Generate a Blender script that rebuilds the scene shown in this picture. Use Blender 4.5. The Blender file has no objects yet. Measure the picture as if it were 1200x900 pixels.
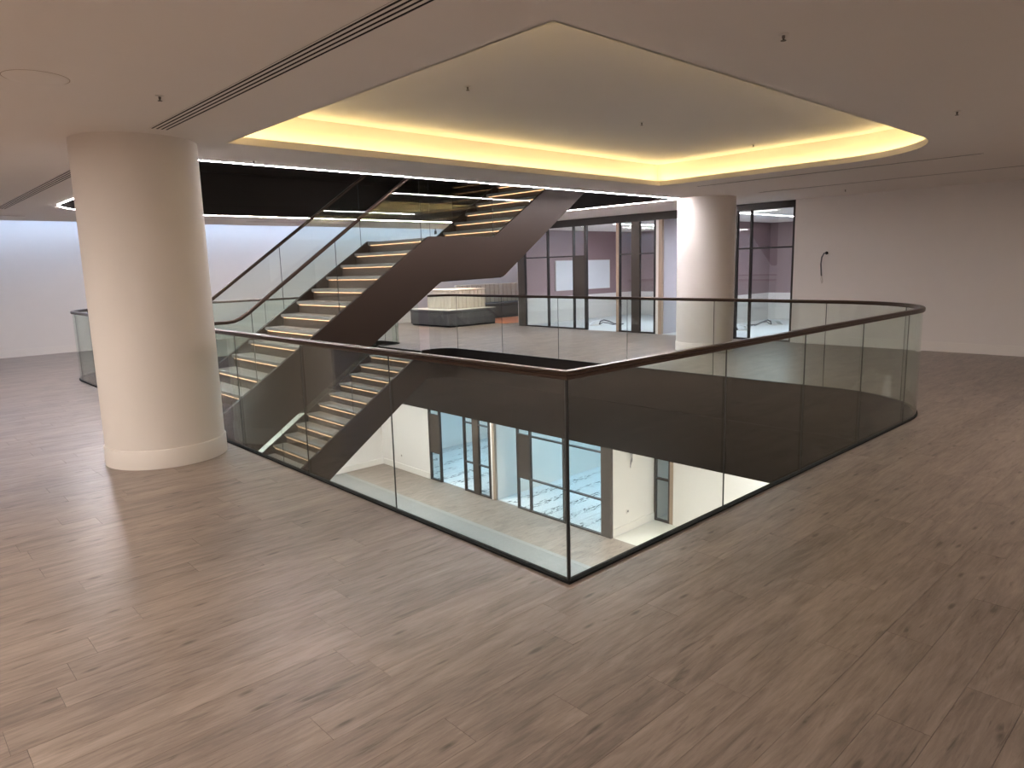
import bpy, bmesh, math, random
from mathutils import Vector, Matrix
random.seed(7)
scn = bpy.context.scene
col = scn.collection

# ------------------------------------------------------------------ camera
CAM = (-2.5014, -2.3032, 1.6104)
YAW, PIT, ROL, FPX = 0.8225, 0.1656, -0.0268, 821.19
fw = Vector((math.cos(YAW)*math.cos(PIT), math.sin(YAW)*math.cos(PIT), -math.sin(PIT)))
rt = Vector((math.sin(YAW), -math.cos(YAW), 0)); up = rt.cross(fw)
rt, up = (math.cos(ROL)*rt + math.sin(ROL)*up, -math.sin(ROL)*rt + math.cos(ROL)*up)
cd = bpy.data.cameras.new('camera'); cam = bpy.data.objects.new('camera', cd); col.objects.link(cam)
m = Matrix((rt, up, -fw)).transposed().to_4x4(); m.translation = CAM; cam.matrix_world = m
cd.sensor_width = 36; cd.lens = FPX/1200*36; cd.clip_start = .05; cd.clip_end = 200
scn.camera = cam

# ------------------------------------------------------------------ colour management, world
vs = scn.view_settings
vs.view_transform = 'Standard'; vs.look = 'None'; vs.gamma = 1; vs.use_curve_mapping = False
vs.exposure = 1.9
scn.cycles.use_denoising = True
scn.cycles.max_bounces = 14; scn.cycles.diffuse_bounces = 6; scn.cycles.glossy_bounces = 6
scn.cycles.transparent_max_bounces = 40
scn.cycles.sample_clamp_indirect = 6.0
scn.cycles.caustics_reflective = False; scn.cycles.caustics_refractive = False
w = bpy.data.worlds.new('world'); scn.world = w; w.use_nodes = True
w.node_tree.nodes['Background'].inputs[0].default_value = (0, 0, 0, 1)
w.node_tree.nodes['Background'].inputs[1].default_value = 0

R90 = math.pi/2
# every light is a fitting of the building and stays in its own builder below

H = 4.10; HC = 2.735; ZL = -H; ZF = -1.39
XW = 10.87; YW = 15.7; XR = -8.0; YR = -6.0

# ------------------------------------------------------------------ helpers
class MB:
    def __init__(s): s.v = []; s.f = []
    def box(s, x0, x1, y0, y1, z0, z1):
        b = len(s.v)
        s.v += [(x0,y0,z0),(x1,y0,z0),(x1,y1,z0),(x0,y1,z0),(x0,y0,z1),(x1,y0,z1),(x1,y1,z1),(x0,y1,z1)]
        s.f += [(b,b+3,b+2,b+1),(b+4,b+5,b+6,b+7),(b,b+1,b+5,b+4),(b+1,b+2,b+6,b+5),(b+2,b+3,b+7,b+6),(b+3,b,b+4,b+7)]
        return s
    def prism(s, poly, lo, hi, axis='z'):
        """poly: list of 2D points (ccw); axis z -> (x,y); axis y -> (x,z)"""
        n = len(poly); b = len(s.v)
        P = (lambda p, t: (p[0], p[1], t)) if axis == 'z' else ((lambda p, t: (p[0], t, p[1])) if axis == 'y' else (lambda p, t: (t, p[0], p[1])))
        s.v += [P(p, lo) for p in poly] + [P(p, hi) for p in poly]
        s.f += [tuple(b+i for i in range(n-1, -1, -1)), tuple(b+n+i for i in range(n))]
        for i in range(n):
            j = (i+1) % n; s.f.append((b+i, b+j, b+n+j, b+n+i))
        return s
    def lathe(s, prof, c=(0,0), seg=24):
        """prof: list of (r,z)"""
        b = len(s.v); n = len(prof)
        for i in range(seg):
            a = 2*math.pi*i/seg
            s.v += [(c[0]+r*math.cos(a), c[1]+r*math.sin(a), z) for r, z in prof]
        for i in range(seg):
            j = (i+1) % seg
            for k in range(n-1):
                s.f.append((b+i*n+k, b+j*n+k, b+j*n+k+1, b+i*n+k+1))
        return s
    def sweep(s, path, prof, closed=False, vertical=False, caps=True):
        """profile (side, up) swept along 3D path with mitred joints. vertical: path lies in an xz plane"""
        n = len(path); k = len(prof); b = len(s.v); path = [Vector(p) for p in path]
        for i, p in enumerate(path):
            a = path[i-1] if (i > 0 or closed) else None
            c = path[(i+1) % n] if (i < n-1 or closed) else None
            d1 = (p-a).normalized() if a is not None else (c-p).normalized()
            d2 = (c-p).normalized() if c is not None else d1
            t = (d1+d2).normalized(); sc = 1/max(.35, t.dot(d1))
            if vertical:
                side = Vector((0,1,0)); upv = t.cross(side)
                if upv.z < 0: upv = -upv
                pts = [p + side*q[0] + upv*q[1]*sc for q in prof]
            else:
                upv = Vector((0,0,1)); side = upv.cross(t).normalized()
                pts = [p + side*q[0]*sc + upv*q[1] for q in prof]
            s.v += [tuple(x) for x in pts]
        for i in range(n if closed else n-1):
            j = (i+1) % n
            for q in range(k):
                r = (q+1) % k
                s.f.append((b+i*k+q, b+i*k+r, b+j*k+r, b+j*k+q))
        if caps and not closed:
            s.f.append(tuple(b+q for q in range(k-1, -1, -1))); s.f.append(tuple(b+(n-1)*k+q for q in range(k)))
        return s
    def tube(s, path, r, seg=8):
        """free 3D tube"""
        path = [Vector(p) for p in path]; b = len(s.v); n = len(path)
        ref = Vector((.3,.2,1)).normalized()
        for i, p in enumerate(path):
            t = (path[min(i+1,n-1)]-path[max(i-1,0)]).normalized()
            u = t.cross(ref).normalized(); v = t.cross(u)
            s.v += [tuple(p + u*r*math.cos(2*math.pi*q/seg) + v*r*math.sin(2*math.pi*q/seg)) for q in range(seg)]
        for i in range(n-1):
            for q in range(seg):
                r2 = (q+1) % seg
                s.f.append((b+i*seg+q, b+i*seg+r2, b+(i+1)*seg+r2, b+(i+1)*seg+q))
        s.f.append(tuple(b+q for q in range(seg))); s.f.append(tuple(b+(n-1)*seg+q for q in range(seg)))
        return s
    def build(s, name, mat, parent=None, smooth=False, loc=None):
        me = bpy.data.meshes.new(name); me.from_pydata(s.v, [], s.f)
        bm = bmesh.new(); bm.from_mesh(me); bmesh.ops.recalc_face_normals(bm, faces=bm.faces); bm.to_mesh(me); bm.free()
        me.materials.append(mat)
        if smooth:
            me.shade_smooth(); me.set_sharp_from_angle(angle=math.radians(35))
        return link(name, me, parent, loc)
def link(name, me, parent=None, loc=None):
    o = bpy.data.objects.new(name, me); col.objects.link(o)
    if parent is not None: o.parent = parent
    if loc is not None: o.location = loc
    return o
def tag(o, label, cat, group=None, kind=None):
    o['label'] = label; o['category'] = cat
    if group: o['group'] = group
    if kind: o['kind'] = kind
    return o
def thing(name, label, cat, loc=(0,0,0), group=None, kind=None):
    o = bpy.data.objects.new(name, None); col.objects.link(o); o.location = loc; o.empty_display_size = .1
    return tag(o, label, cat, group, kind)
def struct(o, label=None, cat=None):
    o['kind'] = 'structure'
    if label: o['label'] = label
    if cat: o['category'] = cat
    return o
def copy_tree(o, parent=None):
    c = o.copy(); col.objects.link(c); c.parent = parent
    for ch in list(o.children): copy_tree(ch, c)
    return c
def arc(cx, cy, r, a0, a1, n=14):
    return [(cx+r*math.cos(math.radians(a0+(a1-a0)*i/n)), cy+r*math.sin(math.radians(a0+(a1-a0)*i/n))) for i in range(n+1)]
def filled(name, loops, z, mat, thick=0):
    """flat sheet with holes; loops[0] outer"""
    bm = bmesh.new(); es = []
    for lp in loops:
        vs_ = [bm.verts.new((p[0], p[1], z)) for p in lp]
        for i in range(len(vs_)): es.append(bm.edges.new((vs_[i], vs_[(i+1) % len(vs_)])))
    bmesh.ops.triangle_fill(bm, use_beauty=True, use_dissolve=False, edges=es)
    if thick:
        r = bmesh.ops.extrude_face_region(bm, geom=list(bm.faces))
        bmesh.ops.translate(bm, vec=(0,0,thick), verts=[g for g in r['geom'] if isinstance(g, bmesh.types.BMVert)])
    bmesh.ops.recalc_face_normals(bm, faces=bm.faces)
    me = bpy.data.meshes.new(name); bm.to_mesh(me); bm.free(); me.materials.append(mat)
    return link(name, me)

# ------------------------------------------------------------------ materials
def newmat(name):
    mt = bpy.data.materials.new(name); mt.use_nodes = True
    nt = mt.node_tree; return mt, nt, nt.nodes['Principled BSDF']
def paint(name, c, rough=.6, metal=0, var=.04, scale=6, bump=0, spec=.5):
    mt, nt, b = newmat(name); N = nt.nodes; L = nt.links
    nz = N.new('ShaderNodeTexNoise'); nz.inputs['Scale'].default_value = scale; nz.inputs['Detail'].default_value = 4
    g = N.new('ShaderNodeNewGeometry'); L.new(g.outputs['Position'], nz.inputs['Vector'])
    rp = N.new('ShaderNodeMix'); rp.data_type = 'RGBA'
    rp.inputs['A'].default_value = tuple(max(0, x*(1-var)) for x in c)+(1,); rp.inputs['B'].default_value = tuple(min(1, x*(1+var)) for x in c)+(1,)
    L.new(nz.outputs['Fac'], rp.inputs['Factor']); L.new(rp.outputs['Result'], b.inputs['Base Color'])
    b.inputs['Roughness'].default_value = rough; b.inputs['Metallic'].default_value = metal
    b.inputs['Specular IOR Level'].default_value = spec
    if bump:
        bp = N.new('ShaderNodeBump'); bp.inputs['Strength'].default_value = bump; bp.inputs['Distance'].default_value = .004
        L.new(nz.outputs['Fac'], bp.inputs['Height']); L.new(bp.outputs['Normal'], b.inputs['Normal'])
    return mt
def emit(name, c, s):
    mt, nt, b = newmat(name)
    b.inputs['Base Color'].default_value = (.8,.8,.8,1)
    b.inputs['Emission Color'].default_value = tuple(c)+(1,); b.inputs['Emission Strength'].default_value = s
    return mt
def glass(name, tint, f0=.045):
    mt = bpy.data.materials.new(name); mt.use_nodes = True; nt = mt.node_tree; N = nt.nodes; L = nt.links
    N.clear(); out = N.new('ShaderNodeOutputMaterial'); mix = N.new('ShaderNodeMixShader')
    tr = N.new('ShaderNodeBsdfTransparent'); tr.inputs[0].default_value = tuple(tint)+(1,)
    gl = N.new('ShaderNodeBsdfGlossy'); gl.inputs['Roughness'].default_value = .0; gl.inputs['Color'].default_value = (.95,.97,.96,1)
    lw = N.new('ShaderNodeLayerWeight'); lw.inputs['Blend'].default_value = .5     # Facing = 1-|cos|
    pw = N.new('ShaderNodeMath'); pw.operation = 'POWER'; pw.inputs[1].default_value = 5
    ma = N.new('ShaderNodeMath'); ma.operation = 'MULTIPLY_ADD'; ma.inputs[1].default_value = 1-f0; ma.inputs[2].default_value = f0
    L.new(lw.outputs['Facing'], pw.inputs[0]); L.new(pw.outputs[0], ma.inputs[0]); L.new(ma.outputs[0], mix.inputs[0])
    L.new(tr.outputs[0], mix.inputs[1]); L.new(gl.outputs[0], mix.inputs[2]); L.new(mix.outputs[0], out.inputs[0])
    return mt
def wood(name, src, dark, light, rough=.34):
    mt, nt, b = newmat(name); N = nt.nodes; L = nt.links
    g = N.new('ShaderNodeNewGeometry')
    at = N.new('ShaderNodeAttribute'); at.attribute_name = 'rnd'; at.attribute_type = src
    off = N.new('ShaderNodeVectorMath'); off.operation = 'MULTIPLY_ADD'
    cmb = N.new('ShaderNodeCombineXYZ')
    for i in range(3): L.new(at.outputs['Fac'], cmb.inputs[i])
    off.inputs[1].default_value = (31.7, 17.3, 9.1); L.new(cmb.outputs[0], off.inputs[0]); L.new(g.outputs['Position'], off.inputs[2])
    def noise(sc, detail, dist=0, rough_=.6):
        mp = N.new('ShaderNodeVectorMath'); mp.operation = 'MULTIPLY'; mp.inputs[1].default_value = sc
        L.new(off.outputs[0], mp.inputs[0])
        n = N.new('ShaderNodeTexNoise'); n.inputs['Scale'].default_value = 1; n.inputs['Detail'].default_value = detail
        n.inputs['Distortion'].default_value = dist; n.inputs['Roughness'].default_value = rough_
        L.new(mp.outputs[0], n.inputs['Vector']); return n.outputs['Fac']
    def ramp(v, a, c):
        mr = N.new('ShaderNodeMapRange'); mr.inputs['From Min'].default_value = a; mr.inputs['From Max'].default_value = c
        L.new(v, mr.inputs['Value']); return mr.outputs[0]
    def mth(op, x, y):
        q = N.new('ShaderNodeMath'); q.operation = op
        for i, t in enumerate((x, y)):
            if isinstance(t, (int, float)): q.inputs[i].default_value = t
            else: L.new(t, q.inputs[i])
        return q.outputs[0]
    fine = noise((5.0, 55, 55), 6, .6, .7); broad = noise((1.6, 9, 9), 5, 1.6); patch = noise((1.3, 3.0, 3), 3, .8)
    v = mth('ADD', mth('MULTIPLY', ramp(fine, .3, .7), .34), mth('MULTIPLY', ramp(broad, .3, .7), .36))
    v = mth('ADD', v, mth('MULTIPLY', ramp(patch, .3, .7), .2))
    v = mth('ADD', v, mth('MULTIPLY', mth('SUBTRACT', at.outputs['Fac'], .5), .11))
    # knots and dark streaks
    mpk = N.new('ShaderNodeVectorMath'); mpk.operation = 'MULTIPLY'; mpk.inputs[1].default_value = (2.6, 9.0, 0); L.new(off.outputs[0], mpk.inputs[0])
    vo = N.new('ShaderNodeTexVoronoi'); vo.voronoi_dimensions = '2D'; vo.inputs['Scale'].default_value = 1.0; L.new(mpk.outputs[0], vo.inputs['Vector'])
    kn = ramp(vo.outputs['Distance'], .13, .02)
    sel = N.new('ShaderNodeSeparateColor'); L.new(vo.outputs['Color'], sel.inputs[0])
    kn = mth('MULTIPLY', kn, mth('GREATER_THAN', sel.outputs[0], .80))
    v = mth('SUBTRACT', v, mth('MULTIPLY', kn, .5))
    v = mth('SUBTRACT', v, mth('MULTIPLY', ramp(noise((3.5, 34, 34), 3, .8), .60, .74), .35))
    mx = N.new('ShaderNodeMix'); mx.data_type = 'RGBA'; mx.clamp_factor = True
    mx.inputs['A'].default_value = tuple(dark)+(1,); mx.inputs['B'].default_value = tuple(light)+(1,)
    L.new(v, mx.inputs['Factor']); L.new(mx.outputs['Result'], b.inputs['Base Color'])
    b.inputs['Roughness'].default_value = rough; b.inputs['Specular IOR Level'].default_value = .45
    bp = N.new('ShaderNodeBump'); bp.inputs['Strength'].default_value = .25; bp.inputs['Distance'].default_value = .002
    L.new(fine, bp.inputs['Height']); L.new(bp.outputs['Normal'], b.inputs['Normal'])
    return mt
WD, WL_ = (.10,.077,.063), (.42,.335,.28)
M = {}
M['wood_obj'] = wood('oak_vinyl_plank', 'OBJECT', WD, WL_)
M['wood_geo'] = wood('oak_vinyl_plank_far', 'GEOMETRY', WD, WL_)
M['wood_low'] = wood('oak_vinyl_plank_lower', 'OBJECT', WD, WL_)
M['lilac'] = paint('pale_lilac_paint', (.42,.39,.42), .7, var=.02)
M['pip'] = paint('pale_piping', (.5,.48,.46), .8)
M['subfloor'] = paint('subfloor', (.07,.055,.045), .8)
M['white'] = paint('white_paint', (.77,.725,.68), .7, var=.015)
M['ceil'] = paint('ceiling_paint', (.80,.755,.71), .8, var=.015, scale=3)
M['wallw'] = paint('wall_paint', (.77,.725,.69), .7, var=.015)
M['base'] = paint('skirting_paint', (.79,.745,.70), .4, var=.01)
M['bronze'] = paint('dark_bronze_panel', (.022,.016,.012), .45, .25, .12, 2, spec=.35)
M['bronze_rail'] = paint('bronze_rail', (.085,.058,.045), .30, .8, .05, 20)
M['stringer'] = paint('bronze_stringer', (.028,.0165,.0115), .5, .15, .08, 2, spec=.35)
M['black'] = paint('black_metal', (.006,.006,.006), .7, 0, spec=.2)
M['joint'] = paint('dark_silicone_joint', (.02,.022,.022), .35)
M['frame'] = paint('dark_frame', (.035,.028,.026), .4, .4)
M['brown'] = paint('brown_metal_panel', (.048,.036,.028), .45, .3, .06)
M['tan'] = paint('tan_wood_jamb', (.36,.26,.19), .5)
M['glass'] = glass('balustrade_glass', (.925,.962,.945), .05)
M['pane'] = glass('window_glass', (.95,.965,.965), .06)
M['edge'] = paint('glass_edge', (.35,.55,.48), .2)
M['tread'] = paint('grey_stone_tread', (.31,.295,.275), .55, 0, .18, 40, .15)
M['riser'] = paint('brown_riser', (.11,.082,.064), .5, .2)
M['mauve'] = paint('mauve_paint', (.30,.205,.215), .7, var=.02)
M['terrazzo'] = paint('pale_terrazzo', (.24,.24,.236), .45, 0, .35, 45)
M['border'] = paint('grey_stone_border', (.28,.275,.265), .4, 0, .1, 30)
M['stonelight'] = paint('cream_stone', (.66,.64,.58), .4, 0, .06, 12)
M['vinyl'] = paint('pale_floor_cover', (.60,.61,.62), .45, 0, .06, 3)
M['film'] = paint('white_film_board', (.75,.775,.80), .35, 0, .02, 8)
M['sofa'] = paint('charcoal_fabric', (.085,.082,.085), .9, 0, .2, 60, .2)
M['cream'] = paint('cream_fabric', (.74,.67,.56), .9, 0, .08, 50, .2)
M['orange'] = paint('orange_mat', (.75,.27,.13), .85, 0, .08, 30)
M['grill'] = paint('diffuser_white', (.72,.68,.63), .5)
M['dark'] = paint('dark_slot', (.006,.006,.006), .9)
M['chrome'] = paint('sprinkler_metal', (.16,.14,.12), .4, .5)
M['cable'] = paint('grey_cable', (.10,.10,.11), .5)
M['wlt'] = paint('pale_wire', (.5,.45,.4), .5)
M['led'] = emit('led_white', (1.0,.94,.97), 110)
M['led_cool'] = emit('led_cool', (.48,.67,1.0), 10)
M['led_cove'] = emit('led_cove', (1.0,.77,.34), 5.6)
M['led_step'] = emit('led_step', (1.0,.52,.26), 1.2)
M['lamp'] = emit('lamp_diffuser', (1.0,.89,.80), 30)
M['lamp_cool'] = emit('lamp_diffuser_cool', (.42,.74,1.0), 3.2)
M['lamp_low'] = emit('lamp_diffuser_low', (1.0,.99,.98), 28)
M['lamp_room'] = emit('lamp_diffuser_room', (.80,.88,1.0), 75)
def sheetmat():
    mt, nt, b = newmat('printed_sheet'); N = nt.nodes; L = nt.links
    g = N.new('ShaderNodeNewGeometry')
    def noise(sc, d):
        mp = N.new('ShaderNodeVectorMath'); mp.operation = 'MULTIPLY'; mp.inputs[1].default_value = sc; L.new(g.outputs['Position'], mp.inputs[0])
        n = N.new('ShaderNodeTexNoise'); n.inputs['Scale'].default_value = 1; n.inputs['Detail'].default_value = d; L.new(mp.outputs[0], n.inputs['Vector']); return n.outputs['Fac']
    def ramp(v, a, c):
        mr = N.new('ShaderNodeMapRange'); mr.inputs['From Min'].default_value = a; mr.inputs['From Max'].default_value = c; L.new(v, mr.inputs['Value']); return mr.outputs[0]
    sp = N.new('ShaderNodeSeparateXYZ'); L.new(g.outputs['Position'], sp.inputs[0])
    row = N.new('ShaderNodeMath'); row.operation = 'SINE'; ml = N.new('ShaderNodeMath'); ml.operation = 'MULTIPLY'; ml.inputs[1].default_value = 11.0
    L.new(sp.outputs['Y'], ml.inputs[0]); L.new(ml.outputs[0], row.inputs[0])
    a = N.new('ShaderNodeMath'); a.operation = 'MULTIPLY'; L.new(ramp(noise((7, 22, 1), 3), .52, .55), a.inputs[0]); L.new(ramp(row.outputs[0], .1, .5), a.inputs[1])
    a2 = N.new('ShaderNodeMath'); a2.operation = 'MULTIPLY'; L.new(a.outputs[0], a2.inputs[0]); L.new(ramp(noise((1.1, 2.2, 1), 1), .38, .50), a2.inputs[1])
    mx = N.new('ShaderNodeMix'); mx.data_type = 'RGBA'; mx.inputs['A'].default_value = (.78,.79,.80,1); mx.inputs['B'].default_value = (.03,.04,.05,1)
    L.new(a2.outputs[0], mx.inputs['Factor']); L.new(mx.outputs['Result'], b.inputs['Base Color']); b.inputs['Roughness'].default_value = .35
    bp = N.new('ShaderNodeBump'); bp.inputs['Strength'].default_value = .4; bp.inputs['Distance'].default_value = .02
    L.new(noise((4, 4, 1), 3), bp.inputs['Height']); L.new(bp.outputs['Normal'], b.inputs['Normal'])
    return mt
M['sheet'] = sheetmat()

# ------------------------------------------------------------------ void outline (floor level), walked with the void on the left
VA = arc(5.0, 1.3, 1.3, -90, 0, 16)
VB = arc(5.9, 8.75, .4, 0, 90, 8)
VC = arc(6.0, 10.95, .3, -90, 0, 6)
VD = arc(6.0, 11.4, .3, 0, 90, 6)
VE = arc(1.3, 10.4, 1.3, 90, 180, 16)
VOID = [(0,0)] + VA + VB + [(5.66,9.15),(5.66,10.65)] + VC + VD + VE + [(0,7.5),(.45,7.5),(.45,5.85),(0,5.85)]
VOID2 = [(0,0)] + VA + VD + VE
def void_x(y):
    """x-interval of the void at y"""
    if y <= 0 or y >= 11.7: return None
    x0 = 0.
    if 5.85 < y < 7.5: x0 = .45
    if y > 10.4: x0 = 1.3 - math.sqrt(max(0, 1.69-(y-10.4)**2))
    if y < 1.3: x1 = 5+math.sqrt(max(0, 1.69-(1.3-y)**2))
    elif y <= 8.75: x1 = 6.3
    elif y < 9.15: x1 = 5.9+math.sqrt(max(0, .16-(y-8.75)**2))
    elif y <= 10.65: x1 = 5.66
    elif y < 10.95: x1 = 6.0+math.sqrt(max(0, .09-(10.95-y)**2))
    elif y < 11.4: x1 = 6.3
    else: x1 = 6.0+math.sqrt(max(0, .09-(y-11.4)**2))
    return x0, x1

# ------------------------------------------------------------------ main floor: slab, planks
outer = [(XR,YR),(15.0,YR),(15.0,YW),(XR,YW)]
floor = struct(filled('floor', [outer, VOID], -.004, M['subfloor'], -.05), 'grey brown oak plank floor around the stair void', 'floor')
PW, PL, G = .18, 1.22, .0007
ybr = sorted(set([round(YR+.0+i*PW, 4) for i in range(int((YW-YR)/PW)+2)] + [0, 5.85, 7.5, 9.15, 10.65, 11.7, 11.75, YW]))
ybr = [y for y in ybr if YR <= y <= YW]
ybr = [y for i, y in enumerate(ybr) if i == 0 or y-ybr[i-1] > .012 or y in (0, 5.85, 7.5, 9.15, 10.65, 11.7, 11.75, YW)]
pieces = []
for r in range(len(ybr)-1):
    ya, yb = ybr[r]+G, ybr[r+1]-G
    if yb-ya < .01: continue
    ym = (ya+yb)/2; rowid = int(math.floor((ym-YR)/PW))
    xmax = XW+.05 if ym < 11.75 else 14.8
    segs = [(None, XR, xmax, None)]
    vi = void_x(ym)
    offs = random.Random(rowid*13+5).uniform(0, PL)
    ys = [ya, ya+(yb-ya)*.33, ya+(yb-ya)*.67, yb]
    x = XR - offs
    while x < xmax:
        a, b = x+G, x+PL-G; x += PL
        a = max(a, XR); b = min(b, xmax)
        if b-a < .02: continue
        if vi is None or b <= vi[0]-.02 and void_x(ya) is None or b < -0.001 or a > 6.31:
            pieces.append([(a,ya),(b,ya),(b,yb),(a,yb)]); continue
        lefts = []; rights = []
        for y in ys:
            v = void_x(y) or (3.0, 3.0)
            lefts.append(min(b, v[0])); rights.append(max(a, v[1]))
        if max(lefts) - a > .03:
            e = [max(a+.002, l) for l in lefts]
            pieces.append([(a,ya)] + [(e[i], ys[i]) for i in range(4)] + [(a,yb)])
        if b - min(rights) > .03:
            e = [min(b-.002, l) for l in rights]
            pieces.append([(b,ya),(b,yb)] + [(e[i], ys[i]) for i in (3,2,1,0)])
def px(p):
    q = Vector(p)-Vector(CAM); z = q.dot(fw)
    if z < .2: return None
    return (600+FPX*q.dot(rt)/z, 450-FPX*q.dot(up)/z)
def shown(pg):
    pts = []
    for p in pg:
        q = px((p[0], p[1], 0))
        if q is None: return 0
        pts.append((min(1200, max(0, q[0])), min(900, max(0, q[1]))))
    return abs(sum(pts[i][0]*pts[(i+1)%len(pts)][1]-pts[(i+1)%len(pts)][0]*pts[i][1] for i in range(len(pts))))/2
order = sorted(range(len(pieces)), key=lambda i: -shown(pieces[i]))
top300 = set(order[:300]); shared = {}
rest = MB(); rest_r = []
for i, pg in enumerate(pieces):
    rv = random.random()
    if i in top300:
        x0, y0 = pg[0]
        loc_ = [(round(p[0]-x0,4), round(p[1]-y0,4)) for p in pg]; key = str(loc_)
        if key not in shared:
            mb = MB(); mb.prism(loc_ if sum(loc_[k][0]*loc_[(k+1)%len(loc_)][1]-loc_[(k+1)%len(loc_)][0]*loc_[k][1] for k in range(len(loc_))) > 0 else loc_[::-1], -.004, 0)
            me = bpy.data.meshes.new('plank'); me.from_pydata(mb.v, [], mb.f); me.materials.append(M['wood_obj']); shared[key] = me
        o = link('plank', shared[key], floor, (x0, y0, 0)); o['rnd'] = rv
    else:
        b0 = len(rest.v); sg = sum(pg[k][0]*pg[(k+1)%len(pg)][1]-pg[(k+1)%len(pg)][0]*pg[k][1] for k in range(len(pg)))
        q = pg if sg > 0 else pg[::-1]
        rest.v += [(p[0], p[1], 0) for p in q] + [(p[0], p[1], -.004) for p in q]; n = len(q)
        rest.f.append(tuple(b0+k for k in range(n))); rest_r += [rv]*2*n
        for k in range(n): rest.f.append((b0+(k+1)%n, b0+k, b0+n+k, b0+n+(k+1)%n))
me = bpy.data.meshes.new('plank_field'); me.from_pydata(rest.v, [], rest.f); me.materials.append(M['wood_geo'])
at = me.attributes.new('rnd', 'FLOAT', 'POINT'); at.data.foreach_set('value', rest_r)
o = link('plank_field', me, floor); o['kind'] = 'stuff'

# slab edge cladding around the void
def ribbon(loop, z0, z1, t=.012, closed=True):
    mb = MB(); n = len(loop)
    mb.sweep([(p[0], p[1], 0) for p in loop], [(0,z0),(t,z0),(t,z1),(0,z1)], closed=closed, caps=not closed); return mb
tr = thing('trim_1', 'dark bronze metal cladding on the slab edge around the stair void', 'trim', kind='structure')
ribbon(VOID, -.585, -.0).build('cladding_panel', M['bronze'], tr, True)
ribbon(VOID2, ZF, -.60).build('cladding_panel', M['bronze'], tr, True)
ribbon(VOID2, -.60, -.585, .004).build('shadow_gap', M['bronze'], tr, True)

MB().box(0,.449,5.851,7.499,-.585,-.06).build('landing_slab', M['bronze'], tr)
MB().prism([(5.662,9.152),(5.9,9.152)]+[(x-.002,y) for x,y in VB[::-1]][1:]+[(6.31,8.75),(6.31,10.96)]+VC[::-1][1:]+[(5.662,10.648)], -.585, -.06).build('landing_slab', M['bronze'], tr)
# ------------------------------------------------------------------ ceiling with the stair opening and the lit tray
OPN = [(0,5.08),(8.6,5.08),(8.6,11.65)] + arc(1.3, 10.35, 1.3, 90, 180, 16)
TR = [(.05,.1)] + arc(5.15, 1.4, 1.3, -90, 0, 18) + [(6.45,4.0),(.05,4.0)]
YC = 14.2
cout = [(XR,YR),(15.0,YR),(15.0,11.8),(15.0,YC),(XR,YC)]
ceil = struct(filled('ceiling', [cout, OPN, TR], HC, M['ceil']), 'white plaster ceiling with a lit tray and a stair opening', 'ceiling')
def offset(loop, d):
    n = len(loop); out = []
    for i in range(n):
        a, p, c = Vector(loop[i-1]), Vector(loop[i]), Vector(loop[(i+1)%n])
        d1 = (p-a).normalized(); d2 = (c-p).normalized(); t = (d1+d2).normalized(); s = Vector((-t.y, t.x))
        out.append(tuple(p + s*d/max(.35, t.dot(d1))))
    return out
TO = offset(TR, -.15); TS = offset(TR, -.06); ZT = 3.06
MB().sweep([(p[0],p[1],0) for p in TR], [(0,HC),(-.012,HC),(-.012,HC+.065),(0,HC+.065)], closed=True).build('tray_lip', M['ceil'], ceil)
filled('tray_ledge', [TO, TR], HC+.055, M['ceil']).parent = ceil
MB().sweep([(p[0],p[1],0) for p in TO], [(0,HC+.05),(-.01,HC+.05),(-.01,ZT+.01),(0,ZT+.01)], closed=True).build('tray_side', M['ceil'], ceil)
filled('tray_top', [TO], ZT, M['ceil']).parent = ceil
cs = MB().sweep([(p[0],p[1],0) for p in TS], [(-.012,HC+.057),(.012,HC+.057),(.012,HC+.062),(-.012,HC+.062)], closed=True).build('led_cove_strip', M['led_cove'])
tag(cs, 'warm yellow light strip hidden behind the lip of the ceiling tray', 'light')
# LED line round the stair opening and the cladding above it
ls = MB().sweep([(p[0],p[1],0) for p in OPN], [(-.018,HC-.003),(-.002,HC-.003),(-.002,HC-.001),(-.018,HC-.001)], closed=True).build('led_line', M['led'])
tag(ls, 'thin white light line edging the stair opening in the ceiling', 'light')
tr2 = thing('trim_2', 'dark bronze cladding inside the ceiling opening above the stair', 'trim', kind='structure')
ribbon(OPN, HC+.002, 3.52).build('cladding_panel', M['bronze'], tr2, True)
ribbon(OPN, 3.535, H).build('cladding_panel', M['bronze'], tr2, True)
ribbon(OPN, 3.52, 3.535, .004).build('shadow_gap', M['bronze'], tr2, True)
# storey above, closed and unlit
UO = [(-2,3),(11,3),(11,14),(-2,14)]
UPF = [(0,5.08),(8.6,5.08),(8.6,5.85),(7.95,5.85),(7.95,7.5),(8.6,7.5),(8.6,11.65)] + arc(1.3, 10.35, 1.3, 90, 180, 16)
struct(filled('floor', [UO, UPF], H, M['wood_geo'], -.05), 'plank floor of the storey above the stair opening', 'floor')
struct(MB().box(-2,11,3,14,6.8,6.9).build('ceiling', M['ceil']), 'ceiling of the storey above', 'ceiling')
mb = MB(); mb.box(-2.1,-2,3,14,H,6.9); mb.box(11,11.1,3,14,H,6.9); mb.box(-2,11,2.9,3,H,6.9); mb.box(-2,11,14,14.1,H,6.9)
struct(mb.build('wall_above', M['wallw']), 'walls of the storey above', 'wall')

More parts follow.
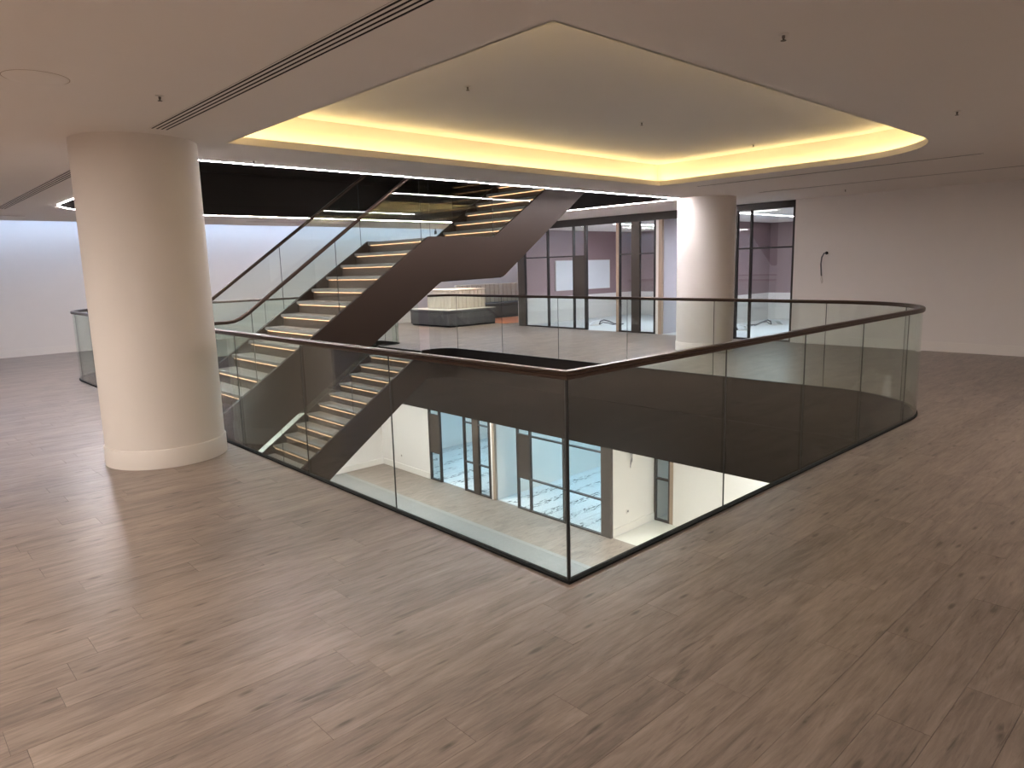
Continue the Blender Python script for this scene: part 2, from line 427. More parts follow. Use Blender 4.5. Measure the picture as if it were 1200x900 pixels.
# ------------------------------------------------------------------ walls of the main storey
def wall(name, x0, x1, y0, y1, z0, z1, mat, label):
    return struct(MB().box(x0,x1,y0,y1,z0,z1).build(name, mat), label, 'wall')
wall('wall_left', XR, 15.0, YW, YW+.15, 0, 3.3, M['wallw'], 'long white wall washed by cool light from above')
wl = wall('wall_far', XW, XW+.12, YR, 4.01, 0, HC, M['wallw'], 'plain white wall beside the tall window')
wall('wall_far', XW, XW+.12, 5.25, 5.95, 0, HC, M['wallw'], 'white wall strip behind the round column')
wall('wall_right', XR, 15.0, YR-.15, YR, 0, .8, M['wallw'], 'white wall below the added side window')
wall('wall_right', XR, 1.0, YR-.15, YR, .8, HC, M['wallw'], 'white wall left of the added side window')
wall('wall_right', 8.0, 15.0, YR-.15, YR, .8, HC, M['wallw'], 'white wall right of the added side window')
wall('wall_rear', XR-.15, XR, YR, .4, 0, HC, M['wallw'], 'white rear wall behind the viewpoint')
wall('wall_rear', XR-.15, XR, 11.6, YW, 0, HC+.5, M['wallw'], 'white rear wall beside the added windows')
wall('wall_lounge', 14.8, 15.0, 11.8, YW, 0, 3.3, M['wallw'], 'white end wall behind the lounge benches')
wall('wall_partition', XW+.1, 14.8, 11.75, 11.87, 0, HC, M['wallw'], 'partition between the lounge and the mauve room')
for i,(ya,yb) in enumerate(((.4,4.1),(4.1,7.85),(7.85,11.6))):  # unseen windows added to admit light; nothing shines behind them
    wn = struct(bpy.data.objects.new('window_%d' % (i+2), None), 'added unseen tall window in the rear wall', 'window'); col.objects.link(wn)
    mb = MB(); mb.box(XR-.1,XR-.02,ya,ya+.06,0,HC); mb.box(XR-.1,XR-.02,yb-.06,yb,0,HC); mb.box(XR-.1,XR-.02,ya+.06,yb-.06,0,.1); mb.box(XR-.1,XR-.02,ya+.06,yb-.06,HC-.1,HC)
    mb.build('window_frame', M['frame'], wn); MB().box(XR-.065,XR-.055,ya+.06,yb-.06,.1,HC-.1).build('glass_pane', M['pane'], wn)
wn = struct(bpy.data.objects.new('window_5', None), 'added unseen wide window in the side wall', 'window'); col.objects.link(wn)  # another unseen opening added for light, dark outside
mb = MB(); mb.box(1.0,8.0,YR-.1,YR-.02,.8,.86); mb.box(1.0,8.0,YR-.1,YR-.02,HC-.06,HC); mb.box(1.0,1.06,YR-.1,YR-.02,.86,HC-.06); mb.box(7.94,8.0,YR-.1,YR-.02,.86,HC-.06)
mb.build('window_frame', M['frame'], wn); MB().box(1.06,7.94,YR-.065,YR-.055,.86,HC-.06).build('glass_pane', M['pane'], wn)
def skirting(name, mb, label): return struct(mb.build(name, M['base']), label, 'baseboard')
skirting('baseboard_left', MB().box(XR,14.8,YW-.018,YW,0,.16), 'white skirting along the washed wall')
skirting('baseboard_far', MB().box(XW-.018,XW,YR,4.01,0,.16), 'white skirting along the plain far wall')
# light slot between ceiling and left wall
struct(MB().box(XR,15.0,YC,YW,3.2,3.3).build('ceiling', M['ceil']), 'raised ceiling of the wall wash slot', 'ceiling')
struct(MB().box(XR,15.0,YC-.02,YC,HC+.001,HC+.05).build('trim_3', M['ceil']), 'lip of the wall wash slot', 'trim')
struct(MB().box(XR,15.0,YC-.3,YC,HC+.06,3.2).build('wall_slot', M['ceil']), 'back of the wall wash slot', 'wall')
o = MB().box(XR+.2,14.6,YW-.50,YW-.46,2.985,3.0).build('led_wall_washer', M['led_cool'])
tag(o, 'cool white light strip in the slot above the long wall', 'light')
struct(MB().box(XR,15.0,YW-.53,YW-.43,3.001,3.2).build('trim_4', M['ceil']), 'drop carrying the wall wash strip', 'trim')

# ------------------------------------------------------------------ balustrades
RP = [(-.026,-.012),(-.022,-.02),(.022,-.02),(.026,-.012),(.026,-.002),(.022,.001),(.026,.004),(.026,.014),(.018,.022),(-.018,.022),(-.026,.014),(-.026,.004),(-.022,.001),(-.026,-.002)]
ZR = 1.08; GT = .0085
def panel(mbpath, z0, z1): return MB().sweep([(p[0],p[1],0) for p in mbpath], [(-GT,z0),(GT,z0),(GT,z1),(-GT,z1)])
def balustrade(name, label, rail, runs, joints, chan):
    t = thing(name, label, 'balustrade')
    MB().sweep([(p[0],p[1],ZR) for p in rail], RP).build('handrail', M['bronze_rail'], t, True)
    MB().sweep([(p[0],p[1],0) for p in chan], [(-.020,.0005),(.020,.0005),(.020,.012),(-.020,.012)]).build('base_channel', M['black'], t)
    for r in runs: panel(r, .012, ZR-.018).build('glass_panel', M['glass'], t, len(r) > 2)
    for (x, y, w) in joints: MB().lathe([(.0,.012),(w,.012),(w,ZR-.02),(0,ZR-.02)], (x,y), 8).build('glass_joint', M['joint'], t)
    return t
def seg(a, b, g=.003):
    a, b = Vector(a), Vector(b); d = (b-a).normalized()*g; return [tuple(a+d), tuple(b-d)]
ga = VA; k8 = len(VA)//2
sx = [0,1.5,2.62,3.72,4.82]; sy = [0,1.57,2.81,4.10,5.40]; fy = [1.41,2.97,4.49,5.97,7.41,8.75]
runs = [seg((0,sy[i]),(0,sy[i+1])) for i in range(4)] + [seg((0,5.40),(0,5.83))] + [seg((sx[i],0),(sx[i+1],0)) for i in range(4)]
runs += [[(4.823,0)]+VA[:k8+1], VA[k8:]+[(6.3,1.407)]]
runs += [seg((6.3,fy[i]),(6.3,fy[i+1])) for i in range(5)] + [VB]
joints = [(0,0,.010)] + [(x,0,.0045) for x in sx[1:]] + [(0,y,.0045) for y in sy[1:]] + [(VA[k8][0],VA[k8][1],.0045)] + [(6.3,y,.0045) for y in fy]
rail = [(0,5.85),(0,0)] + VA + VB
balustrade('glass_balustrade', 'frameless glass balustrade with bronze rail running round the void past both round columns', rail, runs, joints, rail)
rail2 = [(0,7.5)] + [(0,10.4)] + VE[::-1][1:] + [(6.0,11.7)] + VD[::-1][1:] + VC[::-1] + [(5.72,10.65)]
runs2 = [seg((0,7.52),(0,8.95)), seg((0,8.95),(0,10.36)), [(0,10.363)]+VE[::-1][:9], VE[::-1][8:]] + [seg((1.3+1.175*i,11.7),(1.3+1.175*(i+1),11.7)) for i in range(4)] + [VD[::-1], [VD[0], VC[-1]], VC[::-1]]
joints2 = [(0,8.95,.0045),(0,10.36,.0045),(VE[8][0],VE[8][1],.0045)] + [(1.3+1.175*i,11.7,.0045) for i in range(5)] + [(6.3,11.4,.0045),(6.3,10.95,.0045)]
balustrade('glass_balustrade', 'frameless glass balustrade on the side of the void next to the washed wall', rail2, runs2, joints2, rail2)

# ------------------------------------------------------------------ staircases
RS, GO = .1708, .2545; N0 = .74; X2 = 5.03; LX0, LX1 = 3.54, 4.78
YF, YB = 5.85, 7.45; ST = .05
def nose(k): return (N0+GO*(k-1), RS*k) if k <= 12 else (X2+GO*(k-13), RS*k)
slope = RS/GO
def staircase(label):
    t = thing('staircase', label, 'staircase')
    zt = .015
    poly = [(.45,-.03),(.49,0+zt),(LX0+.01, 12*RS+zt),(LX1, 12*RS+zt),(7.83+.02, H+zt),(8.0,H+zt),(8.0,3.62),
            (5.06,1.545),(5.00,1.50),(4.93,1.462),(4.85,1.45),(3.80,1.44),(3.74,1.425),(3.68,1.395),(.45,1.395-(3.68-.45)*slope)]
    poly = poly[::-1]
    for ya in (YF, YB):
        MB().prism(poly, ya, ya+ST, 'y').build('stringer', M['stringer'], t)
    proto = None
    y0, y1 = YF+ST+.001, YB-.001
    mb = MB().prism([(0,-.042),(.02,-.05),(GO+.03,-.05),(GO+.03,0),(.004,0),(0,-.006)], y0, y1, 'y')
    tm = None
    for k in range(1, 25):
        if k in (12, 24): continue
        x, z = nose(k)
        if tm is None:
            o = mb.build('tread', M['tread'], t); tm = o.data
            r = MB().box(.028,.04,y0,y1,-RS,-.05).build('riser', M['riser'], o); rm = r.data
            l = MB().box(.010,.027,y0+.05,y1-.05,-.0530,-.0505).build('light_strip', M['led_step'], o); lm = l.data
        else:
            o = link('tread', tm, t); link('riser', rm, o); link('light_strip', lm, o)
        o.location = (x, 0, z)
    for (xa, xb, k) in ((LX0, X2+.028, 12), (7.83, 8.0, 24)):
        o = MB().prism([(0,-.042),(.02,-.05),(xb-xa,-.05),(xb-xa,0),(.004,0),(0,-.006)], y0, y1, 'y').build('landing', M['tread'], t)
        link('riser', rm, o); link('light_strip', lm, o); o.location = (xa, 0, RS*k)
    # underside
    mb = MB().prism([(.45,1.39-(3.68-.45)*slope+.03),(3.7,1.44),(4.93,1.47),(8.0,3.66),(8.0,3.64),(4.94,1.45),(3.7,1.42),(.45,1.39-(3.68-.45)*slope+.01)], y0, y1, 'y')
    mb.build('soffit', M['stringer'], t)
    # handrails and glass, front and back
    def zr(x):
        a = 1.06 if x < .75 else 1.06+(x-.75)*(3.05-1.06)/(LX0-.75) if x < LX0+.14 else 3.15 if x < LX1 else 3.15+(x-LX1)*slope
        return a
    def zs(x): return max(-.02, min(slope*(x-.49), 12*RS) if x < LX1 else min(12*RS+slope*(x-LX1), H))
    for yy in (YF+.025, YB+.025):
        pts = [(.35,yy,1.06),(.62,yy,1.06),(.70,yy,1.068),(.78,yy,1.095),(.88,yy,zr(.88))] + [(LX0+.06,yy,zr(LX0+.06)),(LX0+.14,yy,3.142),(LX0+.2,yy,3.15)] + [(LX1-.08,yy,3.15),(LX1+.1,yy,zr(LX1+.1)),(7.8,yy,zr(7.8))]
        MB().sweep(pts, [(a*.9,b*.9) for a,b in RP], vertical=True).build('handrail', M['bronze_rail'], t, True)
        xs = [.46,.92,2.08,3.43,4.78,6.2,7.78]
        for i in range(len(xs)-1):
            a, b = xs[i]+.003, xs[i+1]-.003
            q = [a] + [v for v in (.75,LX0,LX0+.14,LX1) if a < v < b] + [b]
            pg = [(x, zs(x)+.0) for x in q] + [(x, zr(x)-.018) for x in q[::-1]]
            MB().prism(pg, yy-GT, yy+GT, 'y').build('glass_panel', M['glass'], t)
            if i: MB().lathe([(0,zs(xs[i])),(.0045,zs(xs[i])),(.0045,zr(xs[i])-.02),(0,zr(xs[i])-.02)], (xs[i],yy), 8).build('glass_joint', M['joint'], t)
    return t
st1 = staircase('bronze staircase with lit treads rising through the lit ceiling opening')
st2 = copy_tree(st1); st2.location = (-2.15, 3.25, -H)
st2['label'] = 'bronze staircase descending below the floor to the storey underneath'

# ------------------------------------------------------------------ columns
def column(c, r, label):
    t = thing('column', label, 'column', (c[0], c[1], 0))
    MB().lathe([(r,.165),(r,HC)], (0,0), 72).build('shaft', M['white'], t, True)
    MB().lathe([(r,.0),(r+.012,.001),(r+.012,.155),(r+.008,.163),(r,.165)], (0,0), 72).build('plinth_ring', M['base'], t, True)
column((-.58, 4.40), .49, 'thick round white column close to the glass at the wide oak floor')
column((8.96, 4.76), .51, 'round white column standing before the tall window')

# ------------------------------------------------------------------ ceiling fittings
def diffuser(x0, x1, y0, y1, n, label, along='y'):
    t = thing('slot_diffuser', label, 'vent', ((x0+x1)/2, (y0+y1)/2, HC))
    ox, oy = (x0+x1)/2, (y0+y1)/2
    w = (x1-x0)/n; e = .26 if n > 1 else .12
    MB().box(x0-ox,x1-ox,y0-oy,y1-oy,-.0015,-.0005).build('blade_plate', M['black'], t)
    xs = [x0] + [v for i in range(n) for v in (x0+w*(i+e), x0+w*(i+1-e))] + [x1]
    for i in range(0, len(xs), 2): MB().box(xs[i]-ox,xs[i+1]-ox,y0-oy,y1-oy,-.0032,-.0016).build('slot_bar', M['ceil'], t)
    for a, b in ((y0, y0+.01), (y1-.01, y1)): MB().box(x0-ox,x1-ox,a-oy,b-oy,-.0042,-.0033).build('end_cap', M['ceil'], t)
diffuser(-.665,-.525,-4.0,3.69,4,'long black four slot air diffuser in the ceiling beside the lit tray')
diffuser(-.665,-.525,5.1,11.6,4,'four slot air diffuser in the ceiling behind the thick column')
diffuser(7.02,7.07,.05,3.75,1,'single slot air diffuser in the ceiling next to the curved tray edge')
diffuser(8.84,8.89,-.1,3.7,1,'single slot air diffuser in the ceiling nearer the plain far wall')
def linear(y0, y1, x0, x1, label):
    t = thing('slot_diffuser', label, 'vent', ((x0+x1)/2, (y0+y1)/2, HC)); hx=(x1-x0)/2; hy=(y1-y0)/2
    MB().box(-hx,hx,-hy,hy,-.0015,-.0005).build('blade_plate', M['black'], t)
    for a, b in ((-1,-.6),(-.2,.2),(.6,1)): MB().box(-hx,hx,hy*a,hy*b,-.0032,-.0016).build('slot_bar', M['ceil'], t)
linear(13.0,13.12,-6.0,-.05,'long narrow air diffuser in the ceiling beside the washed wall')
linear(13.0,13.12,4.0,7.0,'air diffuser in the ceiling beyond the stair opening')
sp_m = None
def sprinkler(x, y, label, z=HC):
    global sp_m
    t = thing('sprinkler_head', label, 'sprinkler', (x, y, z), 'sprinkler heads in the ceiling')
    if sp_m is None:
        a = MB().lathe([(0,-.001),(.026,-.001),(.026,-.004),(.014,-.008),(0,-.008)], (0,0), 16).build('escutcheon', M['grill'], t, True)
        b = MB().lathe([(.008,-.006),(.008,-.020),(.005,-.022),(.005,-.030),(.014,-.031),(.014,-.034),(0,-.035)], (0,0), 12).build('deflector', M['chrome'], t, True)
        sp_m = (a.data, b.data)
    else:
        link('escutcheon', sp_m[0], t); link('deflector', sp_m[1], t)
sprinkler(-.917,2.60,'small sprinkler head in the ceiling in front of the thick column, beside the slot diffuser')
sprinkler(1.11,-.50,'small sprinkler head in the ceiling outside the straight front edge of the lit tray')
sprinkler(4.08,-.48,'small sprinkler head in the ceiling outside the tray near its curved corner')
sprinkler(.63,4.80,'small sprinkler head in the ceiling between the lit tray and the stair opening')
sprinkler(9.81,2.67,'small sprinkler head in the ceiling by the plain far wall')
ST_ = (ZT-CAM[2])/(HC-CAM[2])
for (x,y,l) in ((2.334,1.284,'small sprinkler head in the middle of the lit ceiling tray'),(4.153,1.29,'small sprinkler head in the ceiling tray near its curved end'),(.49,1.254,'small sprinkler head in the ceiling tray near its square end')):
    sprinkler(CAM[0]+(x-CAM[0])*ST_, CAM[1]+(y-CAM[1])*ST_, l, ZT)
sprinkler(.9,12.4,'small sprinkler head in the ceiling between stair opening and washed wall')
t = thing('ceiling_speaker', 'flat round white speaker cover flush in the ceiling', 'speaker', (-1.58,2.57,HC))
MB().lathe([(0,-.010),(.11,-.0095),(.150,-.007),(.162,-.001)], (0,0), 48).build('cover', M['ceil'], t, True)
MB().lathe([(.162,-.0005),(.1655,-.0005),(.1655,-.0015),(.162,-.0015)], (0,0), 48).build('rim', M['tan'], t, True)
# recessed luminaires elsewhere in the room
def luminaire(x, y, sx_, sy_, z, mat, label, group, seen=False):
    # fittings the camera cannot see carry _offscreen in their names
    e = '' if seen else '_offscreen'
    t = thing('ceiling_light'+e, label, 'light', (x, y, z), group)
    mb = MB(); a, b = sx_/2, sy_/2
    mb.box(-a-.02,a+.02,-b-.02,-b,-.012,-.001).box(-a-.02,a+.02,b,b+.02,-.012,-.001).box(-a-.02,-a,-b,b,-.012,-.001).box(a,a+.02,-b,b,-.012,-.001)
    mb.build('frame', M['grill'], t); MB().box(-a,a,-b,b,-.008,-.001).build('diffuser'+e, mat, t)
# the near floor and the viewer's side of the thick column are lit by the ceiling lights behind the viewpoint
for i,(x,y) in enumerate(((-4.6,-2.5),(-4.6,1.0),(-4.6,4.5))):
    luminaire(x,y,.3,1.5,HC,M['lamp'],'long recessed ceiling light over the open floor, %s from the side wall' % ('first','second','third')[i],'ceiling lights over the open floor')
# the right-hand floor and the plain far wall are lit from beyond the right edge of the picture
luminaire(5.0,-3.8,1.5,.3,HC,M['lamp'],'recessed ceiling light near the side wall, halfway along the room','ceiling lights over the open floor')
# two small spot heads hang over the island banquette
def spot(x, y, label):
    t = thing('spotlight', label, 'light', (x, y, HC), 'spot heads over the lounge')
    MB().lathe([(0,-.001),(.03,-.001),(.03,-.012),(0,-.012)], (0,0), 16).build('base', M['black'], t)
    MB().lathe([(.008,-.011),(.008,-.05)], (0,0), 8).build('stem', M['black'], t)
    MB().lathe([(0,-.045),(.03,-.047),(.038,-.15),(.033,-.15),(.026,-.10),(0,-.10)], (0,0), 20).build('head', M['black'], t, True)
    d = bpy.data.lights.new('spot_lamp', 'SPOT'); d.energy = 45; d.color = (1.0,.86,.66); d.spot_size = math.radians(85); d.spot_blend = .7; d.shadow_soft_size = .03
    o = bpy.data.objects.new('spot_lamp', d); col.objects.link(o); o.parent = t; o.location = (0,0,-.155)
spot(9.87, 14.05, 'small black spot head in the lounge ceiling nearer the washed wall')
spot(9.95, 13.35, 'small black spot head in the lounge ceiling nearer the stair opening')

# ------------------------------------------------------------------ glazed screens
def screen(name, label, x, spec, z0, ztop, zh, d=.07):
    t = thing(name, label, 'glazed screen', (x, spec[-1][1], z0))
    oy = spec[-1][1]
    def B(n, y1, y0, a, b, mat, dx0=0, dx1=d): return MB().box(dx0,dx1,y0-oy,y1-oy,a,b).build(n, mat, t)
    B('header', spec[0][0], spec[-1][1], zh-z0, ztop-z0, M['bronze'])
    hh = zh-z0
    for (y1, y0, kind) in spec:
        if kind == 'post': B('post', y1, y0, 0, hh, M['brown'])
        elif kind == 'mull': B('mullion', y1, y0, 0, hh, M['frame'])
        elif kind == 'jamb': B('jamb', y1, y0, 0, hh, M['tan'])
        elif kind == 'white': B('jamb', y1, y0, 0, hh, M['white'], .01)
        elif kind in ('glass', 'side'):
            B('bottom_rail', y1, y0, 0, .035, M['frame'])
            for zz in (.79, 1.83): B('transom', y1, y0, zz-.015, zz+.015, M['frame'])
            for j,(a,b) in enumerate(((.035,.775),(.805,1.815),(1.845,hh))):
                if kind == 'side' and j == 1: B('panel', y1, y0, a, b, M['brown'], .01, d-.01)
                else: B('glass_pane', y1, y0, a, b, M['pane'], d/2-.006, d/2+.006)
    return t
def chain(y, items):
    out = []
    for ny, k in items: out.append((y, ny, k)); y = ny
    return out
screen('glazed_screen', 'dark framed glass screen and doorway to the mauve room', XW,
  chain(11.75, [(11.5,'post'),(11.47,'mull'),(10.64,'glass'),(10.6,'mull'),(9.735,'glass'),(9.70,'mull'),(9.35,'side'),(9.28,'mull'),(8.35,'open'),(8.27,'jamb'),(8.24,'mull'),(7.9,'glass'),(7.67,'post'),(7.27,'glass'),(7.22,'mull'),(7.14,'white'),(7.05,'jamb'),(6.2,'open'),(5.95,'post')]),
  0, HC, 2.56)
screen('glazed_screen', 'dark framed glass screen and doorway on the storey below', 8.5,
  chain(12.95, [(12.9,'mull'),(12.5,'side'),(12.45,'mull'),(11.46,'open'),(11.41,'mull'),(11.09,'glass'),(10.86,'post'),(10.48,'glass'),(10.40,'mull'),(10.33,'white'),(10.25,'jamb'),(9.46,'open'),(9.42,'mull'),(9.04,'side'),(9.0,'mull'),(7.98,'glass'),(7.94,'mull'),(6.88,'glass'),(6.61,'post')]),
  ZL, ZF, ZL+2.05)
# tall window in the far wall
wn = struct(bpy.data.objects.new('window_1', None), 'tall dark framed window in the far wall', 'window'); col.objects.link(wn); wn.location = (XW, 4.01, 0)
def WB(n, y0, y1, a, b, mat, x0=0, x1=.07): MB().box(x0,x1,y0-4.01,y1-4.01,a,b).build(n, mat, wn)
WB('header',4.01,5.25,2.6,HC-.005,M['frame']); WB('frame',4.01,4.05,0,2.6,M['frame']); WB('frame',5.21,5.25,0,2.6,M['frame']); WB('mullion',4.90,4.935,0,2.6,M['frame'])
for a,b in ((4.05,4.90),(4.935,5.21)):
    WB('bottom_rail',a,b,0,.035,M['frame'])
    for zz in (.79,1.85): WB('transom',a,b,zz-.015,zz+.015,M['frame'])
    for c,d in ((.035,.775),(.805,1.835),(1.865,2.6)): WB('glass_pane',a,b,c,d,M['pane'],.03,.042)

# ------------------------------------------------------------------ rooms behind the upper screen
XB = 15.9
struct(MB().box(XW+.0,XB+.1,-1.0,11.75,-.03,.002).build('floor', M['vinyl']), 'pale covered floor of the mauve rooms', 'floor')
struct(MB().box(XW+.12,XB+.1,-1.0,11.75,2.60,2.66).build('ceiling', M['ceil']), 'low white ceiling of the mauve rooms', 'ceiling')
def twotone(x0, x1, y0, y1, label):
    wall('wall_room', x0, x1, y0, y1, .73, 2.6, M['mauve'], 'mauve upper part of the '+label)
    wall('wall_room', x0, x1, y0, y1, 0, .73, M['wallw'], 'white lower part of the '+label)
twotone(XB, XB+.1, -1.0, 7.06, 'back wall in the room beyond the tall window')
twotone(XB, XB+.1, 7.16, 11.70, 'back wall in the room with the doorway')
twotone(XW+.12, XB, -1.1, -1.0, 'end wall in the room beyond the tall window')
twotone(XW+.12, XB, 11.70, 11.75, 'side wall carrying the film covered board')
wall('wall_room', XW+.1, 13.6, 7.06, 7.16, 0, 2.6, M['lilac'], 'pale lilac partition between the two mauve rooms')
twotone(13.6, XB, 7.06, 7.16, 'partition end between the two mauve rooms')
skirting('baseboard_room', MB().box(XW+.13,XB,11.685,11.70,0,.12), 'white skirting under the film covered board')
luminaire(12.4,5.36,2.55,.06,2.6,M['lamp_room'],'long thin light line in the ceiling seen through the tall window','light lines in the mauve rooms',True)
luminaire(12.7,8.91,2.4,.06,2.6,M['lamp_room'],'thin light line in the ceiling just inside the doorway of the mauve room','light lines in the mauve rooms',True)
t = thing('wall_board', 'blue white film covered board on the mauve side wall', 'board', (13.5, 11.70, .90))
MB().box(-1.2,1.2,-.04,-.002,0,.84).build('panel', M['film'], t)
mb = MB(); mb.box(-1.215,-1.2,-.045,-.002,-.012,.852).box(1.2,1.215,-.045,-.002,-.012,.852).box(-1.2,1.2,-.045,-.002,-.012,0).box(-1.2,1.2,-.045,-.002,.84,.852)
mb.build('edge_frame', M['grill'], t)
def floorbox(x, y, a, label):
    t = thing('floor_box', label, 'floor box', (x, y, .002), 'open floor boxes with cables'); t.rotation_euler = (0,0,a)
    MB().box(-.16,.16,-.13,.13,0,.012).build('plate', M['grill'], t)
    lid = MB().prism([(-.15,.012),(-.05,.10),(.13,.13),(.13,.145),(-.06,.115),(-.16,.012)][::-1], -.11, .11, 'y').build('lid', M['film'], t)
    p = [(.1,0,.02),(.14,.03,.10),(.24,.06,.13),(.38,.05,.09),(.50,.0,.03),(.62,-.08,.014),(.75,-.02,.014)]
    MB().tube(p, .018).build('cable', M['cable'], t, True)
    p = [(.1,-.05,.02),(.18,-.08,.08),(.32,-.12,.06),(.45,-.1,.014),(.58,.05,.012)]
    MB().tube(p, .012).build('cable', M['cable'], t, True)
floorbox(12.0, 9.95, -.7, 'open floor box with cable tail inside the doorway of the mauve room')
floorbox(12.55, 5.98, 2.3, 'open floor box with cable tail just behind the tall window')
floorbox(14.3, 6.05, 2.6, 'open floor box with cable tail towards the back of the room beyond the tall window')

# hanging wire on the far wall
t = thing('hanging_cable', 'loose grey cable hanging from a small hole in the plain wall', 'cable', (XW, 3.38, 1.15))
MB().lathe([(0,-.0),(.028,.0),(.028,.012),(0,.012)], (0,0), 16).build('wall_hole_disc', M['black'], t)  # raised black disc coloured in for the darkness inside the hole
t.children[0].rotation_euler = (0,-R90,0); t.children[0].location = (-.001,0,.56)
MB().tube([(-.005,0,.56),(-.05,.03,.555),(-.07,.06,.48),(-.06,.075,.36),(-.045,.07,.22),(-.04,.065,.14)], .013).build('sheath', M['cable'], t, True)
MB().tube([(-.04,.065,.15),(-.035,.05,.09),(-.03,.04,.03),(-.03,.06,.0)], .006, 6).build('bare_wire', M['wlt'], t, True)
MB().tube([(-.04,.065,.15),(-.05,.07,.08),(-.045,.055,.02)], .005, 6).build('bare_wire', M['wlt'], t, True)

# ------------------------------------------------------------------ lounge
t = thing('banquette', 'island banquette with charcoal base and cream channelled back', 'bench', (9.4, 13.0, 0))
MB().prism([(.06,.0),(1.7,.0),(1.7,.06),(1.7,1.8),(.06,1.8)], .0, .04, 'z').build('plinth', M['black'], t)
def rbox(x0,x1,y0,y1,z0,z1,r=.03):
    me = bpy.data.meshes.new('m'); mb = MB().box(x0,x1,y0,y1,z0,z1); me.from_pydata(mb.v,[],mb.f); bm = bmesh.new(); bm.from_mesh(me)
    bmesh.ops.bevel(bm, geom=list(bm.edges), offset=r, segments=3, affect='EDGES', profile=.6)
    out = MB(); bm.verts.index_update(); out.v = [tuple(v.co) for v in bm.verts]; out.f = [tuple(v.index for v in f.verts) for f in bm.faces]; bm.free(); return out
rbox(0,1.72,0,1.82,.04,.38).build('base', M['sofa'], t, True)
rbox(-.01,1.73,-.01,1.83,.38,.47,.035).build('seat_cushion', M['sofa'], t, True)
MB().box(-.016,1.735,-.016,1.835,.462,.474).build('piping', M['pip'], t)
for i in range(7):                                   # channels along the -x face and the -y face of the back block
    y = .42+i*.16; rbox(.42,.56,y,y+.158,.47,.98,.03).build('back_channel', M['cream'], t, True)
for i in range(8):
    x = .56+i*.145; rbox(x,x+.143,.42,.56,.47,.98,.03).build('back_channel', M['cream'], t, True)
rbox(.50,1.72,.50,1.56,.47,.96,.02).build('back_core', M['cream'], t, True)
rbox(.41,1.73,.41,1.57,.98,1.02,.015).build('top_capping', M['cream'], t, True)
t = thing('banquette', 'long wall banquette with cream channelled back along the washed wall', 'bench', (11.6, 14.55, 0))
rbox(0,3.1,0,1.1,.0,.38).build('base', M['sofa'], t, True)
rbox(-.01,3.1,-.01,.8,.38,.47,.035).build('seat_cushion', M['sofa'], t, True)
for i in range(16): rbox(i*.194,i*.194+.19,.75,.95,.47,1.08,.04).build('back_channel', M['cream'], t, True)
tag(MB().prism([(11.15,12.6),(14.7,12.2),(14.7,14.5),(11.2,14.5)], .0005, .006).build('floor_mat', M['orange']), 'orange mat on the floor between the two banquettes', 'mat')

# ------------------------------------------------------------------ storey below
struct(MB().box(-8,7.05,-6,15.3,ZL-.1,ZL).build('floor', M['terrazzo']), 'pale terrazzo floor of the storey below', 'floor')
struct(MB().box(7.05,7.16,-6,15.3,ZL-.1,ZL+.002).build('trim_5', M['border']), 'pale stone border strip in the floor below', 'trim')
me = MB().box(7.16,8.57,-6,15.3,ZL-.1,ZL); o = struct(me.build('floor', M['wood_low']), 'plank floor in front of the glass screen below', 'floor'); o['rnd'] = .55
struct(MB().box(8.57,14,-6,6.61,ZL-.1,ZL).build('floor', M['stonelight']), 'cream stone floor beside the lower side wall', 'floor')
struct(MB().box(8.57,14,6.61,15.3,ZL-.1,ZL-.002).build('floor', M['vinyl']), 'floor of the bright room below', 'floor')
struct(filled('ceiling', [[(-8,-6),(14,-6),(14,15.3),(-8,15.3)], VOID2], ZF, M['ceil']), 'ceiling of the storey below', 'ceiling')
wall('wall_lower', -8, 14, 15.3, 15.4, ZL, ZF, M['wallw'], 'white wall of the storey below under the stair')
wall('wall_lower', 8.5, 8.6, 12.95, 15.3, ZL, ZF, M['wallw'], 'white wall beside the glass screen below')
wall('wall_lower', 8.57, 10.2, 6.64, 6.74, ZL, ZF, M['white'], 'white side wall with loose wires on the storey below')
wall('wall_lower', 10.05, 10.17, -6, 6.13, ZL, ZF, M['white'], 'white wall beyond the narrow window below')
wall('wall_lower', 8.6, 14, 10.27, 10.36, ZL, ZF, M['white'], 'pale partition in the bright room below')
wall('wall_lower', 13.9, 14, 6.6, 15.3, ZL, ZF, M['wallw'], 'back wall of the bright room below')
wall('wall_lower', 10.2, 14, 6.64, 6.74, ZL, ZF, M['wallw'], 'end wall of the bright room below')
wall('wall_lower', -8.1, -8, -6, 15.3, ZL, ZF, M['wallw'], 'rear wall of the storey below')
wall('wall_lower', -8, 14, -6.1, -6, ZL, ZF, M['wallw'], 'side wall of the storey below')
skirting('baseboard_lower', MB().box(-8,8.5,15.28,15.3,ZL,ZL+.17), 'white skirting below the stair on the storey below')
skirting('baseboard_lower', MB().box(8.48,8.5,12.95,15.28,ZL,ZL+.17), 'white skirting beside the screen below')
skirting('baseboard_lower', MB().box(8.57,10.05,6.62,6.64,ZL,ZL+.17), 'white skirting of the lower side wall')
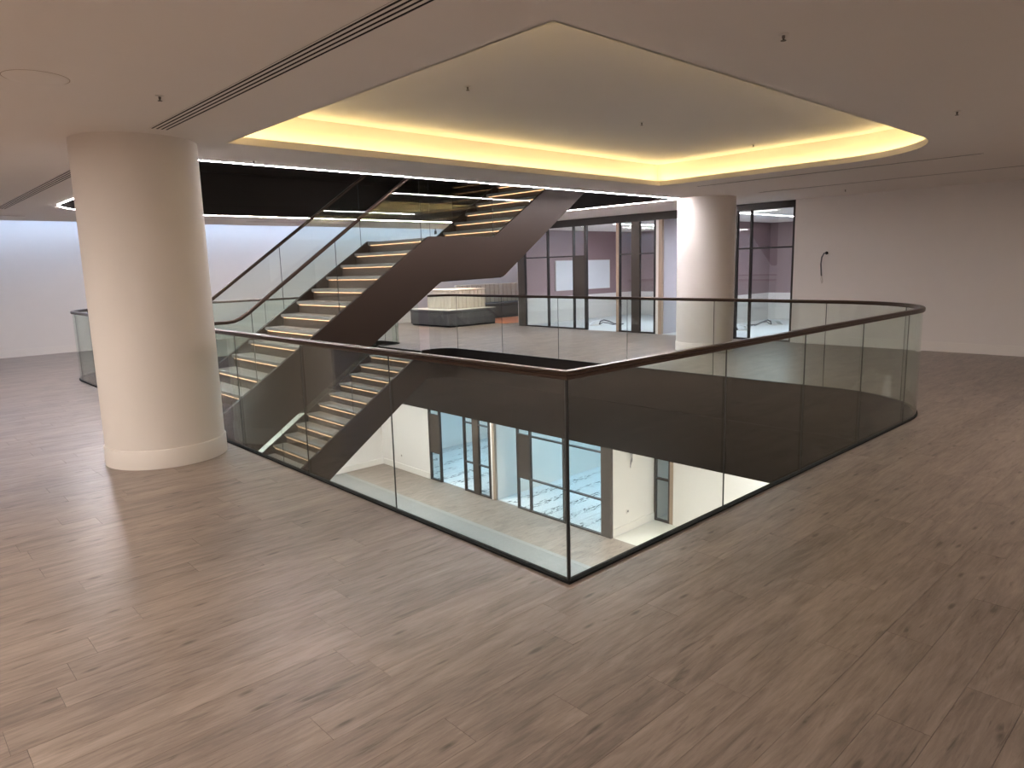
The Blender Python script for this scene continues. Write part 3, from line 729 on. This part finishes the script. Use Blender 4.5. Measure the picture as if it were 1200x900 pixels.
# narrow window beyond the side wall below
wn = struct(bpy.data.objects.new('window_6', None), 'narrow dark framed window of the storey below', 'window'); col.objects.link(wn); wn.location = (10.05, 6.13, ZL)
def WB2(n, y0, y1, a, b, mat, x0=0, x1=.07): MB().box(x0,x1,y0-6.13,y1-6.13,a,b).build(n, mat, wn)
hh = ZF-ZL-.005
WB2('jamb',6.135,6.22,0,hh,M['tan']); WB2('frame',6.22,6.26,0,hh,M['frame']); WB2('frame',6.59,6.635,0,hh,M['frame'])
for zz in (.02,.98,2.2): WB2('transom',6.26,6.59,zz-.02,zz+.02,M['frame'])
for a,b in ((.04,.96),(1.0,2.18),(2.22,hh)): WB2('glass_pane',6.26,6.59,a,b,M['pane'],.03,.042)
wall('wall_lower', 13.0, 13.1, -6, 6.64, ZL, ZF, M['wallw'], 'pale wall seen through the narrow window below')
# printed protection sheets
for i in range(9):
    y0 = 6.78+i*1.03; 
    if y0+1.0 > 15.25: break
    if 9.2 < y0 < 10.36: 
        ys_ = [(y0,10.26)] if y0 < 10.1 else []
    else: ys_ = [(y0,y0+1.0)]
    for a,b in ys_:
        tag(MB().box(8.62,13.85,a,b,ZL-.001,ZL+.003).build('protection_sheet', M['sheet']), 'white printed protection sheet, the %s strip from the lower end wall' % ('first','second','third','fourth','fifth','sixth','seventh','eighth','ninth')[i], 'sheet', 'printed protection sheets below')
for y,l in ((7.6,'first'),(9.2,'second'),(11.2,'third'),(12.8,'fourth')):
    for x,k in ((10.3,'glass screen'),(12.4,'back wall')): luminaire(x,y,.6,1.2,ZF,M['lamp_cool'],'cool panel light below, %s from the end wall in the row by the %s' % (l,k),'cool panel lights below')
for (x,y,a,b,l) in ((7.4,3.0,.3,1.0,'under the curved end of the void'),(7.4,7.0,.3,1.0,'before the large panes of the lower screen'),(7.4,11.0,.3,1.0,'before the doorway of the lower screen'),(4.0,13.5,.5,1.2,'beside the lower stair landing'),(9.3,3.6,.28,.8,'beside the narrow window below'),(6.8,14.0,.2,.45,'in the corner beside the lower screen')):
    luminaire(x,y,a,b,ZF,M['lamp_low'],'neutral panel light of the storey below, '+l,'neutral panel lights below')
luminaire(11.6,5.5,.5,.8,ZF,M['lamp_cool'],'cool panel light behind the narrow window below','cool panel lights below')
def socket(p, face, label):
    t = thing('wall_socket', label, 'socket', p)
    b = (-.012,0,-.045,.045,-.045,.045) if face == 'x' else (-.045,.045,-.012,0,-.045,.045)
    MB().box(*b).build('plate', M['grill'], t)
    b = (-.016,-.012,-.02,.02,-.02,.02) if face == 'x' else (-.02,.02,-.016,-.012,-.02,.02)
    MB().box(*b).build('outlet', M['cable'], t)
socket((8.499, 14.3, ZL+.42), 'x', 'small wall socket on the white wall beside the lower screen')
socket((9.1, 6.639, ZL+.45), 'y', 'small wall socket on the lower side wall')
t = thing('hanging_cable', 'loose wires hanging out of the lower side wall', 'cable', (9.15, 6.64, ZL+1.55))
for i,(a,b) in enumerate(((.0,.03),(.05,-.02),(-.04,.02))):
    MB().tube([(a*.2,-.002,.32),(a,-.05,.26),(a+b,-.06,.12),(a+2*b,-.04,-.02-.06*i)], .007, 6).build('wire', M['cable'], t, True)
